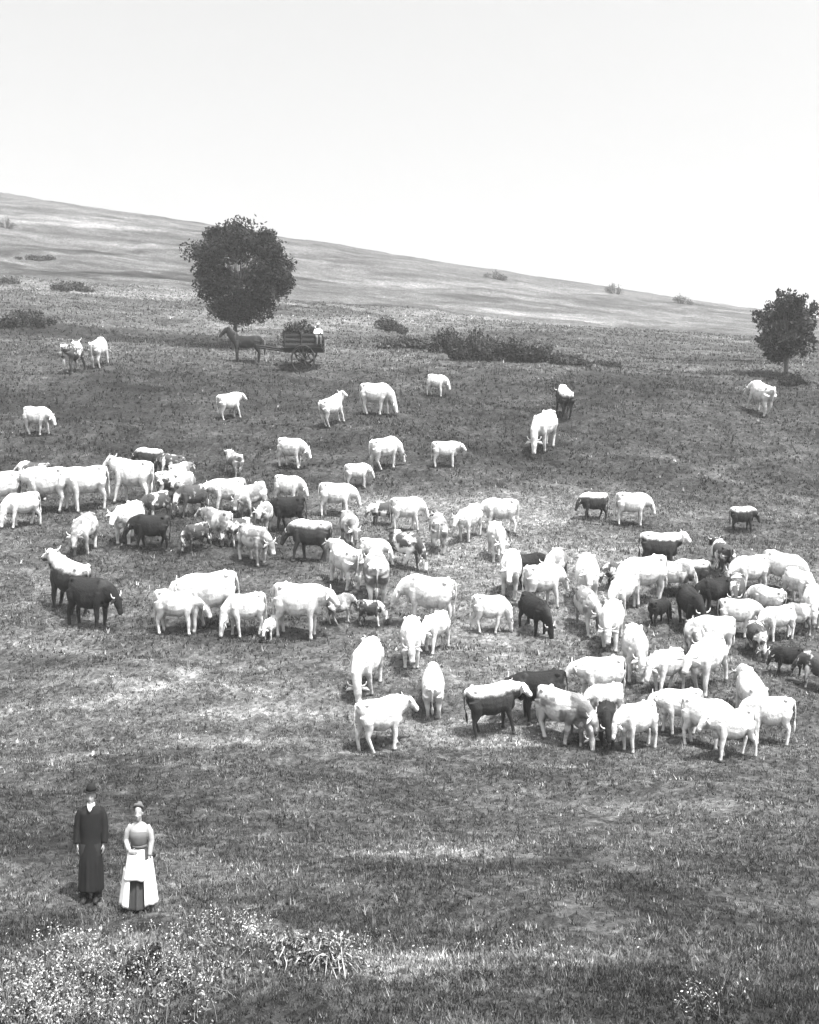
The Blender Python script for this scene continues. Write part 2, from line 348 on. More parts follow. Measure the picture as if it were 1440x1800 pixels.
def tree(name, loc, hgt, crown_w, crown_lo, label, cat, shape='round', group=None, nl=15000, leaf=.13, lean=0., tone=.045, trunk_r=.2, seed=1):
    rnd = random.Random(seed); g = np.random.default_rng(seed)
    root = empty(name, loc); tag(root, label, cat, group)
    wa = Acc(); cz = (hgt + crown_lo)/2; rz = (hgt - crown_lo)/2; rx = crown_w/2
    top = Vector((lean, 0, hgt*.78)); tp = [Vector((0, 0, -.2))]
    for k in range(1, 7):
        t = k/6; tp.append(Vector((lean*t + rnd.uniform(-.12, .12)*hgt*.06, rnd.uniform(-.1, .1)*hgt*.06, hgt*.8*t)))
    V, Fc = tube_tris(tp, [trunk_r*(1.35 if i == 0 else 1 - .8*i/6) for i in range(7)], 8); wa.add(V, Fc, .07)
    nc = 84
    cl = []
    for k in range(nc):
        u = g.normal(0, 1, 3); u /= np.linalg.norm(u); r = g.uniform(.35, 1)**.55
        if shape == 'round': u /= (np.abs(u)**2.4).sum()**(1/2.4); r = g.uniform(.3, 1)**.45
        bump = 1 + .09*math.sin(3*math.atan2(u[1], u[0]) + seed) + .05*math.sin(5*u[2] + seed*2)
        tap = 1.02 - .10*max(0, -u[2]*r)
        if shape == 'cone': tap = 1.15 - .55*(u[2]*r + 1)/2
        c = np.array([u[0]*rx*r*bump*tap*.86 + lean*.8, u[1]*rx*r*bump*tap*.86, cz + u[2]*rz*r*.88]); cl.append(c)
        z0 = crown_lo*.8 + (c[2] - crown_lo*.8)*rnd.uniform(.1, .45); t = min(1, max(0, z0/(hgt*.8)))
        s = Vector((lean*t, 0, z0)); e = Vector(c); m_ = s.lerp(e, .5) + Vector((0, 0, rnd.uniform(.0, .12)*hgt*.3))
        V, Fc = tube_tris([s, m_, e], [trunk_r*.26, trunk_r*.16, trunk_r*.05], 5); wa.add(V, Fc, .07)
    me = wa.mesh('trunk'); me.materials.append(M['bark']); link(bpy.data.objects.new('trunk', me), root)
    la = Acc(); per = nl // nc
    for c in cl:
        rr = g.uniform(.085, .18) * crown_w
        d = g.normal(0, 1, (per, 3)); d /= np.linalg.norm(d, axis=1)[:, None]
        P = c + d * (g.uniform(0, 1, per)**.5)[:, None] * rr * np.array([1, 1, .75])
        P = P[P[:, 2] > crown_lo*.55]
        leaves(la, P, leaf, tone * math.exp(rnd.gauss(0, .25)) * np.exp(g.normal(0, .3, len(P))))
    for k in range(26):                                    # sprigs that stick out of the crown
        u = g.normal(0, 1, 3); u /= np.linalg.norm(u); c0 = np.array([lean*.8, 0, cz]) + u*np.array([rx, rx, rz])*.8
        m_ = 40; t = g.uniform(0, 1, m_)[:, None]
        P = c0 + u*t*crown_w*.13 + g.normal(0, crown_w*.022, (m_, 3)); P = P[P[:, 2] > crown_lo*.6]
        leaves(la, P, leaf, tone * 1.2 * np.exp(g.normal(0, .3, len(P))))
    me = la.mesh('crown'); me.materials.append(M['leaf']); link(bpy.data.objects.new('crown', me), root)
    return root
def bush(name, px, py, wpx, hpx, label, cat='bush', tone=.05, seed=1, group=None, n=2600, leaf=None, depth=.7):
    p = ground_at(px, py); s = p.y / F; W_, H_ = wpx*s, hpx*s
    g = np.random.default_rng(seed*13+5); root = empty(name, p); tag(root, label, cat, group)
    leaf = leaf or max(.05, W_*.035); wa = Acc(); la = Acc()
    slope = -float(np.interp(p.y, GY, GG))
    for k in range(16):
        x = g.uniform(-.44, .44)*W_; y = g.uniform(-.4, .4)*W_*depth; a = 1 - (2*x/W_)**2*.75
        top = H_*a*g.uniform(.55, .9); r = min(top*.55, W_*.2)
        gnd = gz(p.x + x, p.y + y) - p.z
        V, Fc = tube_tris([(x*.5, y*.5, gz(p.x+x*.5, p.y+y*.5) - p.z - .05), (x*.8, y*.8, gnd + top*.4), (x, y, gnd + top)], [H_*.03, H_*.02, H_*.008], 5); wa.add(V, Fc, .07)
        m_ = n//16; d = g.normal(0, 1, (m_, 3)); d /= np.linalg.norm(d, axis=1)[:, None]
        rad = np.array([W_*.17, W_*.17*depth + .1, max(.08, top*.5)])
        P = np.array([x, y, gnd + top*.52]) + d*(g.uniform(0, 1, m_)**.45)[:, None]*rad*g.uniform(.85, 1.2)
        leaves(la, P, leaf, .6*tone*math.exp(g.normal(0, .25))*np.exp(g.normal(0, .35, m_)))
    me = wa.mesh('stems'); me.materials.append(M['bark']); tag(link(bpy.data.objects.new('stems', me), root), kind='stuff')
    me = la.mesh('foliage'); me.materials.append(M['leaf']); link(bpy.data.objects.new('foliage', me), root)
    return root

p = ground_at(412, 612); s = p.y / F
tree('tree', p, 224*s, 184*s, 42*s, 'large round dark leafy tree standing left of centre on the upper slope', 'tree', nl=34000, leaf=.12, trunk_r=.17, seed=4, tone=.020, lean=.5)
p = ground_at(1382, 668); s = p.y / F
tree('tree', p, 164*s, 116*s, 30*s, 'smaller ragged dark tree standing by the right edge of the slope', 'tree', 'cone', nl=8200, leaf=.14, trunk_r=.14, seed=9, tone=.026)
GB = 'gorse bushes in a dark band across the upper slope'
for i, (x, y, w_, h_, lab) in enumerate([
  (786, 622, 64, 60, 'tall left end gorse bush of the dark band across the upper slope'),
  (838, 630, 86, 66, 'biggest dark gorse bush in the middle of the band on the upper slope'),
  (892, 634, 90, 58, 'gorse bush sloping down right of the biggest one in the dark band'),
  (946, 636, 90, 42, 'low gorse bush near the right end of the dark band'),
  (1004, 640, 70, 20, 'flat greyish gorse bush tapering off the right end of the dark band')]):
    bush('gorse_bush', x, y, w_, h_, lab, seed=40+i, group=GB, tone=.042 + .008*i, n=3000)
bush('bush', 682, 580, 62, 24, 'low dark bush on the hill above and left of the gorse band', seed=50, tone=.045)
bush('bush', 712, 612, 90, 24, 'greyish spreading bush between the clump by the tree and the gorse band', seed=51, tone=.07)
bush('bush', 1068, 644, 52, 13, 'small flat dark bush lying alone beyond the right end of the gorse band', seed=52, tone=.06, n=1200)
bush('bush', 48, 574, 84, 38, 'dark rounded bush near the left edge above the two far cows', seed=53, tone=.055)
bush('bush', 62, 458, 62, 12, 'thin dark bush strip high on the hill at the left', seed=54, tone=.06, n=1400)
bush('bush', 128, 509, 80, 14, 'long low dark bush on the hill left of the large tree', seed=55, tone=.06, n=1600)
bush('bush', 8, 500, 50, 15, 'low dark bush cut by the left edge of the hillside', seed=56, tone=.06, n=1200)
bush('bush', 12, 402, 28, 24, 'small grey bush high on the hill at the left edge', seed=57, tone=.08, n=900)
bush('bush', 1395, 676, 50, 26, 'dark bush at the foot of the right edge tree', seed=58, tone=.045)
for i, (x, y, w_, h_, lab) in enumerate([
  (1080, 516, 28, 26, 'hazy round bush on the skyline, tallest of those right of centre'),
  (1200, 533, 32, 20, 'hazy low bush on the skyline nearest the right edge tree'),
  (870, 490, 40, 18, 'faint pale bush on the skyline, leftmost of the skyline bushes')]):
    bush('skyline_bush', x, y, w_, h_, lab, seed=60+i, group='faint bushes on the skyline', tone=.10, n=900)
bush('bush', 255, 1702, 60, 40, 'dark leafy weed clump below the couple', seed=70, tone=.07, leaf=.035)

# ---------------------------------------------------------------- pale flowering weeds in the foreground
def weed_field():
    acc = Acc()
    spots = [(70, 1770, 110, 40, 150), (170, 1725, 150, 30, 110), (90, 1810, 120, 30, 70), (330, 1730, 120, 30, 55), (440, 1670, 60, 34, 35), (250, 1800, 120, 30, 25),
             (850, 1694, 190, 6, 16), (640, 1700, 40, 14, 12), (200, 1680, 200, 16, 55), (380, 1650, 70, 14, 22), (1225, 1775, 60, 20, 10)]
    for (px, py, rx, ry, n) in spots:
        for k in range(n):
            x = rng.normal(px, rx*.55); y = rng.normal(py, ry*.55)
            if y > 1830 or x < -60: continue
            p = ground_at(x, y); h = rng.uniform(.12, .36)
            lx, ly = rng.normal(0, .09, 2); top = np.array([p.x+lx, p.y+ly, p.z+h])
            V, Fc = tube_tris([tuple(p), (p.x+lx*.4, p.y+ly*.4, p.z+h*.6), tuple(top)], [.006, .005, .003], 3); acc.add(V, Fc, .2)
            t = np.linspace(.15, .85, 7)[:, None]; P = np.array(p) + (top-np.array(p))*t + rng.normal(0, .05, (7, 3))
            leaves(acc, P, .035, .08*np.exp(rng.normal(0, .4, 7)))
            m_ = int(rng.integers(4, 14)); P = top + rng.normal(0, 1, (m_, 3))*np.array([.05, .05, .05])
            leaves(acc, P, .017, np.clip(.34*np.exp(rng.normal(0, .45, m_)), .1, .85))
    me = acc.mesh('flowering_weeds'); me.materials.append(M['weed']); o = link(bpy.data.objects.new('flowering_weeds', me))
    tag(o, 'pale flowering weeds in patches along the bottom of the slope', 'weeds', kind='stuff')
weed_field()
def bramble(px, py, W_, H_, label, seed, pale=.6):
    g = np.random.default_rng(seed); p = ground_at(px, py); root = empty('bramble_bush', p); tag(root, label, 'bramble')
    wa = Acc(); la = Acc()
    for k in range(46):
        a = g.uniform(0, 2*math.pi); L = g.uniform(.4, 1)*W_*.75; ox, oy = g.normal(0, W_*.16, 2); hh = g.uniform(.35, 1); pts = []
        for q in range(7):
            t = q/6; pts.append((ox + math.cos(a)*L*(t-.3) + g.normal(0, .012), oy + math.sin(a)*L*.8*(t-.3) + g.normal(0, .012), H_*hh*(1-(2*t-1)**2*(.9 if t > .5 else 1)) - .03))
        V, Fc = tube_tris(pts, [.0065]*6+[.003], 4); wa.add(V, Fc, pale*g.uniform(.6, 1.1))
        P = np.array(pts)[1:].repeat(6, 0) + g.normal(0, .05, (36, 3)); leaves(la, P, .030, .10*np.exp(g.normal(0, .7, 36)))
    me = wa.mesh('cane'); me.materials.append(M['weed']); link(bpy.data.objects.new('cane', me), root)
    me = la.mesh('foliage'); me.materials.append(M['leaf']); link(bpy.data.objects.new('foliage', me), root)
bramble(578, 1700, .82, .46, 'round bramble bush with pale arching canes near the bottom', 3)
bramble(510, 1690, .52, .34, 'small bramble with pale canes left of the round bramble bush', 5, .5)

# ---------------------------------------------------------------- soft body toolkit (lofts fused by voxel remesh)
def ring_loft(bm, rings):
    vs = [[bm.verts.new(p) for p in r] for r in rings]; n = len(vs[0])
    for a, b in zip(vs, vs[1:]):
        for k in range(n): bm.faces.new((a[k], a[(k+1) % n], b[(k+1) % n], b[k]))
    bm.faces.new(vs[0][::-1]); bm.faces.new(vs[-1])
def loft(bm, pts, rad, seg=14, side=Vector((0, 1, 0))):
    """pts path, rad = (half width along side, half thickness)"""
    pts = [Vector(p) for p in pts]; rings = []
    for i, p in enumerate(pts):
        d = (pts[min(i+1, len(pts)-1)] - pts[max(i-1, 0)]).normalized()
        sv = (side - d*side.dot(d)).normalized(); uv = d.cross(sv); a, b = rad[i] if isinstance(rad[i], tuple) else (rad[i], rad[i])
        rings.append([p + sv*a*math.cos(2*math.pi*k/seg) + uv*b*math.sin(2*math.pi*k/seg) for k in range(seg)])
    ring_loft(bm, rings)
def blob(bm, c, r, seg=12):
    m_ = Matrix.Translation(c) @ Matrix.Diagonal((r[0], r[1], r[2], 1)); bmesh.ops.create_uvsphere(bm, u_segments=seg, v_segments=8, radius=1, matrix=m_)
def fuse(name, bm, voxel, smooth=4, extra=None):
    bmesh.ops.recalc_face_normals(bm, faces=bm.faces[:])
    me = bpy.data.meshes.new(name); bm.to_mesh(me); bm.free(); o = bpy.data.objects.new(name, me); C.objects.link(o)
    md = o.modifiers.new('r', 'REMESH'); md.mode = 'VOXEL'; md.voxel_size = voxel; md.use_smooth_shade = True
    sm = o.modifiers.new('s', 'SMOOTH'); sm.factor = .5; sm.iterations = smooth
    dg = bpy.context.evaluated_depsgraph_get(); dg.update()
    r = bpy.data.meshes.new_from_object(o.evaluated_get(dg)); bpy.data.objects.remove(o)
    if extra:
        b2 = bmesh.new(); b2.from_mesh(r); extra(b2); b2.to_mesh(r); b2.free()
    r.polygons.foreach_set('use_smooth', np.ones(len(r.polygons), bool)); r.name = name
    return r
def simple(name, bm, m, parent, smooth=True):
    bmesh.ops.recalc_face_normals(bm, faces=bm.faces[:])
    me = bpy.data.meshes.new(name); bm.to_mesh(me); bm.free()
    if smooth: me.polygons.foreach_set('use_smooth', np.ones(len(me.polygons), bool))
    me.materials.append(m); return link(bpy.data.objects.new(name, me), parent)

# ---------------------------------------------------------------- cattle
POSES = {  # neck mid, poll, muzzle (x, y, z)
 'up':    ((.80, 0, 1.16), (.92, 0, 1.30), (1.20, 0, 1.07)),
 'level': ((.82, 0, 1.06), (.98, 0, 1.12), (1.25, 0, .85)),
 'low':   ((.84, 0, .96), (1.00, .03, .84), (1.16, .05, .50)),
 'graze': ((.84, 0, .82), (.98, .05, .50), (1.10, .08, .12)),
 'turn':  ((.78, .10, 1.12), (.88, .24, 1.22), (1.00, .50, .98)),
 'turnr': ((.80, -.10, 1.12), (.90, -.26, 1.22), (1.02, -.54, .98))}
def cow_meshes(pose, gait):
    bm = bmesh.new()
    st = [(-.74, 1.10, .07, .07), (-.70, 1.08, .16, .15), (-.60, 1.02, .26, .25), (-.46, .98, .31, .285), (-.2, .90, .375, .325), (.08, .89, .38, .335),
          (.32, .93, .365, .28), (.5, .95, .335, .225), (.62, .96, .26, .17), (.69, .98, .14, .11)]
    rings = []
    for (x, zc, h, wd) in st:
        r = []
        for k in range(20):
            t = 2*math.pi*k/20; c, s_ = math.cos(t), math.sin(t); ww = wd*(1 - .18*max(0, s_)**2); e = .82
            r.append(Vector((x, ww*math.copysign(abs(c)**e, c), zc + h*math.copysign(abs(s_)**e, s_))))
        rings.append(r)
    ring_loft(bm, rings)
    nm, po, mu = [Vector(q) for q in POSES[pose]]
    base = Vector((.46, 0, 1.04)); fr = po.lerp(mu, .45)
    loft(bm, [base, base.lerp(nm, .6), nm, po.lerp(nm, .35), po], [(.18, .29), (.15, .265), (.125, .215), (.11, .165), (.095, .135)])
    hd = (mu - po).normalized(); sd_ = hd.cross(Vector((0, 0, 1))); sd_ = sd_.normalized() if sd_.length > .1 else Vector((0, 1, 0))
    loft(bm, [po - hd*.07, po, po.lerp(mu, .35), po.lerp(mu, .7), po.lerp(mu, .95), mu + hd*.03], [(.06, .06), (.105, .125), (.105, .12), (.075, .09), (.08, .082), (.055, .055)], side=sd_)
    G = {'stand': [(0, 0), (.03, 0), (0, 0), (-.05, 0)], 'walk': [(.16, 0), (-.14, .03), (-.13, 0), (.15, .02)], 'step': [(-.08, 0), (.12, 0), (.12, 0), (-.06, 0)]}[gait]
    for i, sgn in enumerate((1, -1)):
        dx, dz = G[i]; y = .175*sgn
        loft(bm, [(.44, y*.85, .98), (.43, y, .74), (.42+dx*.35, y, .56), (.45+dx*.6, y, .36), (.44+dx*.9, y, .13+dz), (.45+dx, y, .06+dz), (.46+dx, y, dz)],
             [(.11, .18), (.095, .14), (.075, .09), (.06, .068), (.044, .048), (.052, .056), (.058, .064)])
        dx, dz = G[i+2]; y = .17*sgn
        loft(bm, [(-.52, y*.9, .98), (-.49, y*1.05, .80), (-.50+dx*.2, y, .62), (-.60+dx*.5, y*.95, .43), (-.58+dx*.8, y*.95, .28), (-.54+dx*.95, y*.95, .11+dz), (-.53+dx, y*.95, .05+dz), (-.51+dx, y*.95, dz)],
             [(.14, .24), (.135, .2), (.09, .125), (.058, .072), (.047, .055), (.044, .048), (.052, .056), (.058, .064)])
    loft(bm, [(-.70, 0, 1.24), (-.79, 0, 1.20), (-.83, .01, 1.0), (-.83, .02, .78), (-.80, .02, .62)], [.035, .034, .026, .022, .02], seg=8)
    for q in (1, -1): blob(bm, (-.50, .20*q, 1.235), (.075, .05, .05)); blob(bm, (-.70, .09*q, 1.20), (.05, .04, .05)); blob(bm, (.46, .10*q, 1.18), (.12, .07, .13)); blob(bm, (.50, .165*q, .90), (.09, .05, .16))
    loft(bm, [(-.72, 0, 1.25), (-.4, 0, 1.275), (0, 0, 1.25), (.40, 0, 1.285), (.6, 0, 1.25)], [.03, .035, .035, .05, .03], seg=8)
    blob(bm, (-.34, 0, .60), (.13, .11, .09))
    blob(bm, (.60, 0, .72), (.14, .08, .16))
    def ears(b2):
        for sg in (1, -1):
            o0 = po + sd_*.10*sg - hd*.0; o1 = o0 + sd_*.11*sg - Vector((0, 0, .02)); o2 = o1 + sd_*.09*sg - Vector((0, 0, .06))
            loft(b2, [o0, o1, o2], [(.03, .02), (.05, .018), (.01, .008)], seg=8, side=hd)
    body = fuse('body', bm, .021, 3, ears)
    body.materials.append(M['white'])
    horns = []
    for sg in (1, -1):
        b = bmesh.new(); up = (po - mu).normalized(); o0 = po + sd_*.07*sg - hd*.05
        loft(b, [o0, o0 + sd_*.09*sg + up*.01, o0 + sd_*.15*sg + up*.03 + Vector((0, 0, .03)), o0 + sd_*.17*sg + up*.06 + Vector((0, 0, .08))], [.026, .021, .014, .005], seg=8, side=up)
        bmesh.ops.recalc_face_normals(b, faces=b.faces[:])
        me = bpy.data.meshes.new('horn'); b.to_mesh(me); b.free(); me.materials.append(M['horn']); horns.append(me)
        me.polygons.foreach_set('use_smooth', np.ones(len(me.polygons), bool))
    b = bmesh.new(); loft(b, [(-.80, .02, .66), (-.80, .02, .58), (-.79, .02, .46), (-.79, .02, .36)], [.022, .038, .034, .006], seg=8); bmesh.ops.recalc_face_normals(b, faces=b.faces[:])
    me = bpy.data.meshes.new('tail_tuft'); b.to_mesh(me); b.free(); me.materials.append(M['tuft'])
    return body, horns, me
_cows = {}
GROUP = 'cattle herd spread over the hillside'
_ci = 0
def cow(px, py, hpx, deg, pose, kind, label, name='cow', squat=1.0):
    """a cow whose feet stand where the photo's pixel meets the hill; deg: 0 faces right, 90 up the hill, 180 left, 270 to the camera"""
    global _ci; _ci += 1
    rnd = random.Random(_ci*17)
    gait = ('stand', 'walk', 'step')[_ci % 3]
    key = (pose, gait)
    if key not in _cows: _cows[key] = cow_meshes(*key)
    body, horns, tuft = _cows[key]
    p = ground_at(px, py - 3); s = hpx * p.y / F / 1.30
    s = max(.5, min(1.42, s))
    a = R(deg); fx, fy = math.cos(a), math.sin(a); e = .45
    pit = (gz(p.x+fx*e, p.y+fy*e) - gz(p.x-fx*e, p.y-fy*e)) / (2*e)
    rol = (gz(p.x-fy*.3, p.y+fx*.3) - gz(p.x+fy*.3, p.y-fx*.3)) / .6
    root = empty(name, (p.x, p.y, gz(p.x, p.y) - .02))
    f = Vector((fx, fy, pit)).normalized(); l = Vector((-fy, fx, rol*.45)).normalized(); u = f.cross(l).normalized(); l = u.cross(f)
    root.rotation_euler = Matrix((f, l, u)).transposed().to_euler()
    wd = rnd.uniform(.96, 1.12); squat *= rnd.uniform(.95, 1.06)
    root.scale = (s * squat, s*wd, s)
    tag(root, label, 'cow' if name == 'cow' else name, GROUP)
    b = link(bpy.data.objects.new('body', body), root)
    b.material_slots[0].link = 'OBJECT'; b.material_slots[0].material = M[kind]
    if name != 'calf':
        for h in horns: link(bpy.data.objects.new('horn', h), root)
    t = link(bpy.data.objects.new('tail_tuft', tuft), root)
    if kind in ('dark', 'finch', 'face'): t.material_slots[0].link = 'OBJECT'; t.material_slots[0].material = M['dark']
    return root
HERD = [
 (300, 845, 44, 175, 'low', 'mottled', 'spotted cow at the top of the speckled knot, head to the left'),
 (330, 885, 50, 250, 'up', 'pale', 'grey cow facing the camera in the middle of the speckled knot'),
 (282, 918, 52, 215, 'low', 'mottled', 'spotted cow under the speckled knot above the dark cow'),
 (60, 880, 66, 165, 'graze', 'mottled', 'spotted cow between the white ones near the left edge'),
 (422, 962, 50, 200, 'graze', 'mottled', 'spotted cow grazing left of the pale one below the middle group'),
 (655, 1000, 52, 340, 'low', 'white', 'white cow left of the spotted grazer at the centre'),
 (978, 1030, 62, 240, 'level', 'pale', 'pale cow at the right side of the bare patch'),
 (1098, 1078, 70, 230, 'low', 'white', 'white cow left of the large one in the middle of the right group'),
 (1180, 1050, 62, 340, 'low', 'pale', 'pale cow right of the large white one in the right group'),
 (1292, 1076, 62, 250, 'low', 'mottled', 'spotted cow facing the camera right of the dark broadside one'),
 (1345, 1090, 60, 150, 'low', 'white', 'white cow under the two side by side at the top right'),
 (1220, 1160, 66, 265, 'low', 'pale', 'pale cow end on left of the tall white one above the lower row'),
 (1400, 1120, 58, 200, 'low', 'pale', 'pale cow near the right edge above the dark one'),
 # far, scattered
 (133, 656, 52, 70, 'turn', 'mottled', 'left of the two cows high at the far left, pale with a dark patch'),
 (178, 646, 48, 80, 'graze', 'white', 'white cow seen from behind, right of the far left pair'),
 (66, 767, 50, -12, 'low', 'white', 'white cow alone below the far left pair, head lowered to the right'),
 (406, 740, 46, 30, 'level', 'white', 'white cow alone on the dark slope below the large tree'),
 (590, 749, 50, 35, 'up', 'white', 'white cow holding its head up just left of the grazing one above centre'),
 (660, 732, 56, -15, 'graze', 'white', 'white cow grazing with its head down to the right above centre'),
 (765, 699, 38, -20, 'low', 'white', 'highest white cow in the middle, below the gorse band'),
 (782, 824, 46, 0, 'level', 'white', 'white cow alone on the right of the row above the herd'),
 (679, 827, 56, 25, 'graze', 'white', 'white cow in the row above the herd between two others'),
 (512, 824, 52, -25, 'low', 'white', 'white cow in the row above the herd nearest the left'),
 (628, 861, 44, 10, 'low', 'white', 'white cow just above the herd below the row of three'),
 (410, 838, 42, 130, 'level', 'pale', 'pale grey cow above the herd left of centre, facing away'),
 (957, 792, 66, 236, 'graze', 'white', 'white cow on the dark slope right of centre grazing downhill'),
 (990, 730, 48, 100, 'low', 'finch', 'cow with white back and dark flanks above the one grazing downhill'),
 (1333, 729, 54, 112, 'low', 'white', 'white cow alone on the slope below the right edge tree'),
 # left group
 (262, 838, 48, 170, 'low', 'finch', 'dark cow with pale back partly hidden above the left group'),
 (2, 905, 74, 200, 'level', 'white', 'big white cow cut by the left edge, upper of two'),
 (44, 928, 60, 215, 'graze', 'white', 'white cow near the left edge, in front of the one cut by it'),
 (88, 902, 80, 185, 'level', 'white', 'white cow near the left edge facing left behind two others'),
 (158, 900, 82, 200, 'level', 'white', 'large white cow in the left group with its whole flank in view'),
 (232, 888, 80, 172, 'up', 'white', 'large white cow with head raised left at the top of the left group'),
 (152, 972, 66, 262, 'low', 'pale', 'pale cow standing alone facing the camera between left group and dark bull'),
 (303, 882, 54, 20, 'low', 'mottled', 'spotted cow directly right of the large white one with raised head'),
 (341, 910, 56, 205, 'graze', 'mottled', 'spotted cow lowest in the speckled knot right of the left group'),
 (318, 862, 46, 60, 'level', 'pale', 'grey cow at the back of the speckled knot'),
 (228, 955, 70, 255, 'level', 'white', 'white cow facing the camera beside the dark cow under the left group'),
 (266, 970, 64, 190, 'low', 'dark', 'dark cow just below the left group beside a white one'),
 (118, 1078, 96, 150, 'up', 'finch', 'cow with white back and dark sides beside the dark bull, looking left'),
 (156, 1108, 92, -18, 'low', 'dark', 'black bull at the left facing right with lowered head'),
 (404, 905, 62, 195, 'level', 'white', 'white cow at the top of the middle group, left of the black bull'),
 (448, 908, 56, 230, 'low', 'pale', 'pale cow squeezed between the white one and the black bull'),
 (505, 892, 54, -15, 'low', 'white', 'white cow directly behind the black bull of the middle group'),
 (512, 936, 62, 178, 'low', 'dark', 'black bull in the middle group facing left'),
 (588, 911, 60, 5, 'low', 'white', 'white cow just right of the black bull of the middle group'),
 (378, 958, 62, 160, 'level', 'pale', 'pale cow below the speckled knot, head to the left'),
 (352, 968, 48, 200, 'graze', 'mottled', 'spotted cow in front of the pale one below the speckled knot'),
 (446, 992, 68, 315, 'low', 'pale', 'pale cow below the middle group with dark shaded flank'),
 (464, 940, 54, 265, 'level', 'pale', 'pale cow seen end on left of the black bull legs'),
 (545, 990, 74, 165, 'low', 'finch', 'white backed dark sided cow below the black bull of the middle group'),
 (614, 962, 60, 285, 'low', 'pale', 'pale cow seen end on below the white one beside the black bull'),
 (604, 1032, 76, 125, 'level', 'white', 'white cow facing away in open grass below the middle group'),
 (661, 1056, 84, 95, 'low', 'pale', 'greyish white cow seen from behind, right of the one facing away'),
 (714, 936, 60, 10, 'low', 'white', 'white cow at the centre of the herd above the spotted one'),
 (671, 928, 44, 200, 'low', 'mottled', 'small dark and white cow tucked left of the centre white one'),
 (708, 1000, 64, 320, 'graze', 'mottled', 'spotted cow grazing downhill at the centre of the herd'),
 (769, 970, 62, 92, 'level', 'pale', 'pale cow from behind standing alone right of the spotted grazer'),
 (827, 950, 60, 235, 'level', 'white', 'white cow at the left end of the bright bare patch'),
 (880, 938, 60, 172, 'low', 'white', 'white cow broadside at the top of the bright bare patch'),
 (872, 986, 64, 275, 'low', 'white', 'white cow facing the camera below the broadside one on the bare patch'),
 (896, 1050, 78, 262, 'level', 'white', 'white cow facing the camera left of the dark backed one'),
 (932, 1036, 62, 5, 'low', 'dark', 'dark backed cow behind the white ones on the bare patch'),
 (952, 1072, 78, 20, 'low', 'white', 'white cow in front of the dark backed one on the bare patch'),
 (936, 1114, 68, 300, 'graze', 'dark', 'dark grey cow grazing at the lower edge of the bare patch'),
 (856, 1115, 68, 10, 'graze', 'white', 'white cow grazing alone in the gap right of the big central one'),
 (752, 1106, 94, 168, 'low', 'white', 'biggest white cow broadside at the centre of the field'),
 (724, 1168, 78, 268, 'low', 'white', 'white cow facing the camera in front of the biggest central one'),
 (766, 1146, 68, 240, 'low', 'white', 'white cow right of the one facing the camera before the biggest'),
 (650, 1212, 86, 248, 'graze', 'white', 'white cow grazing downhill alone left of the lower centre'),
 (763, 1249, 80, 88, 'graze', 'white', 'white cow seen squarely from behind at the lower centre'),
 (672, 1322, 96, 25, 'level', 'white', 'white cow standing lowest at centre left, head level to the right'),
 (868, 1292, 92, 12, 'level', 'face', 'dark sided cow with white back and white head at lower centre'),
 (953, 1268, 90, 184, 'level', 'dark', 'black cow facing left behind the lower right group'),
 (984, 1305, 94, 318, 'low', 'pale', 'pale cow in front of the black one in the lower right group'),
 (1056, 1240, 86, 190, 'level', 'white', 'white cow broadside right behind the black one facing left'),
 (1064, 1268, 66, 200, 'low', 'white', 'white cow directly behind the dark end on one in the lower row'),
 (1066, 1310, 72, 262, 'low', 'dark', 'dark cow seen end on in the lower row'),
 (1022, 1304, 64, 280, 'graze', 'pale', 'pale cow grazing just left of the dark end on one in the lower row'),
 (1124, 1321, 86, 205, 'low', 'white', 'white cow in the lower row just right of the dark end on one'),
 (1172, 1220, 78, 215, 'low', 'white', 'white cow in the gap above the lower row'),
 (1196, 1292, 80, 185, 'level', 'white', 'white cow behind the middle of the lower row'),
 (1238, 1316, 88, 325, 'low', 'white', 'white cow in the lower row left of the frontmost one'),
 (1292, 1335, 88, 188, 'level', 'white', 'frontmost white cow of the lower row'),
 (1314, 1262, 84, 95, 'low', 'white', 'white cow from behind, standing above the frontmost one'),
 (1354, 1311, 86, 165, 'low', 'white', 'white cow at the right end of the lower row'),
 (1246, 1212, 92, 225, 'level', 'white', 'tall white cow above the lower row, head to the left'),
 (1256, 1156, 72, 190, 'level', 'white', 'white cow directly behind the tall one above the lower row'),
 (1113, 1192, 88, 268, 'low', 'white', 'white cow facing the camera above the lower row, left part'),
 (1076, 1136, 76, 250, 'low', 'white', 'white cow just above and left of the one facing the camera'),
 (1034, 1112, 76, 280, 'low', 'pale', 'pale cow end on at the left edge of the right group'),
 (1032, 1058, 78, 265, 'up', 'white', 'white cow with horns up at the top left of the right group'),
 (1084, 1040, 50, 200, 'low', 'mottled', 'small dark and white cow in the upper right group'),
 (1134, 1062, 84, 195, 'low', 'white', 'large white cow in the middle of the right group'),
 (1156, 1008, 70, -5, 'up', 'face', 'white backed cow with dark side and raised white head at top right'),
 (1215, 1046, 62, 170, 'low', 'finch', 'dark flanked cow with a white line on its back, right group'),
 (1266, 1010, 58, 100, 'level', 'mottled', 'spotted cow from behind at the top of the right group'),
 (1258, 1082, 66, 188, 'low', 'dark', 'dark cow broadside in the heart of the right group'),
 (1212, 1106, 72, 280, 'low', 'dark', 'dark cow end on below the broadside dark one'),
 (1160, 1100, 46, 30, 'graze', 'dark', 'small dark cow grazing under the large white one of the right group'),
 (1318, 1050, 72, 200, 'low', 'white', 'white cow at the top right, left of two side by side'),
 (1366, 1042, 72, 330, 'low', 'white', 'white cow at the top right, right of two side by side'),
 (1400, 1066, 64, 290, 'graze', 'white', 'white cow heading downhill near the right edge'),
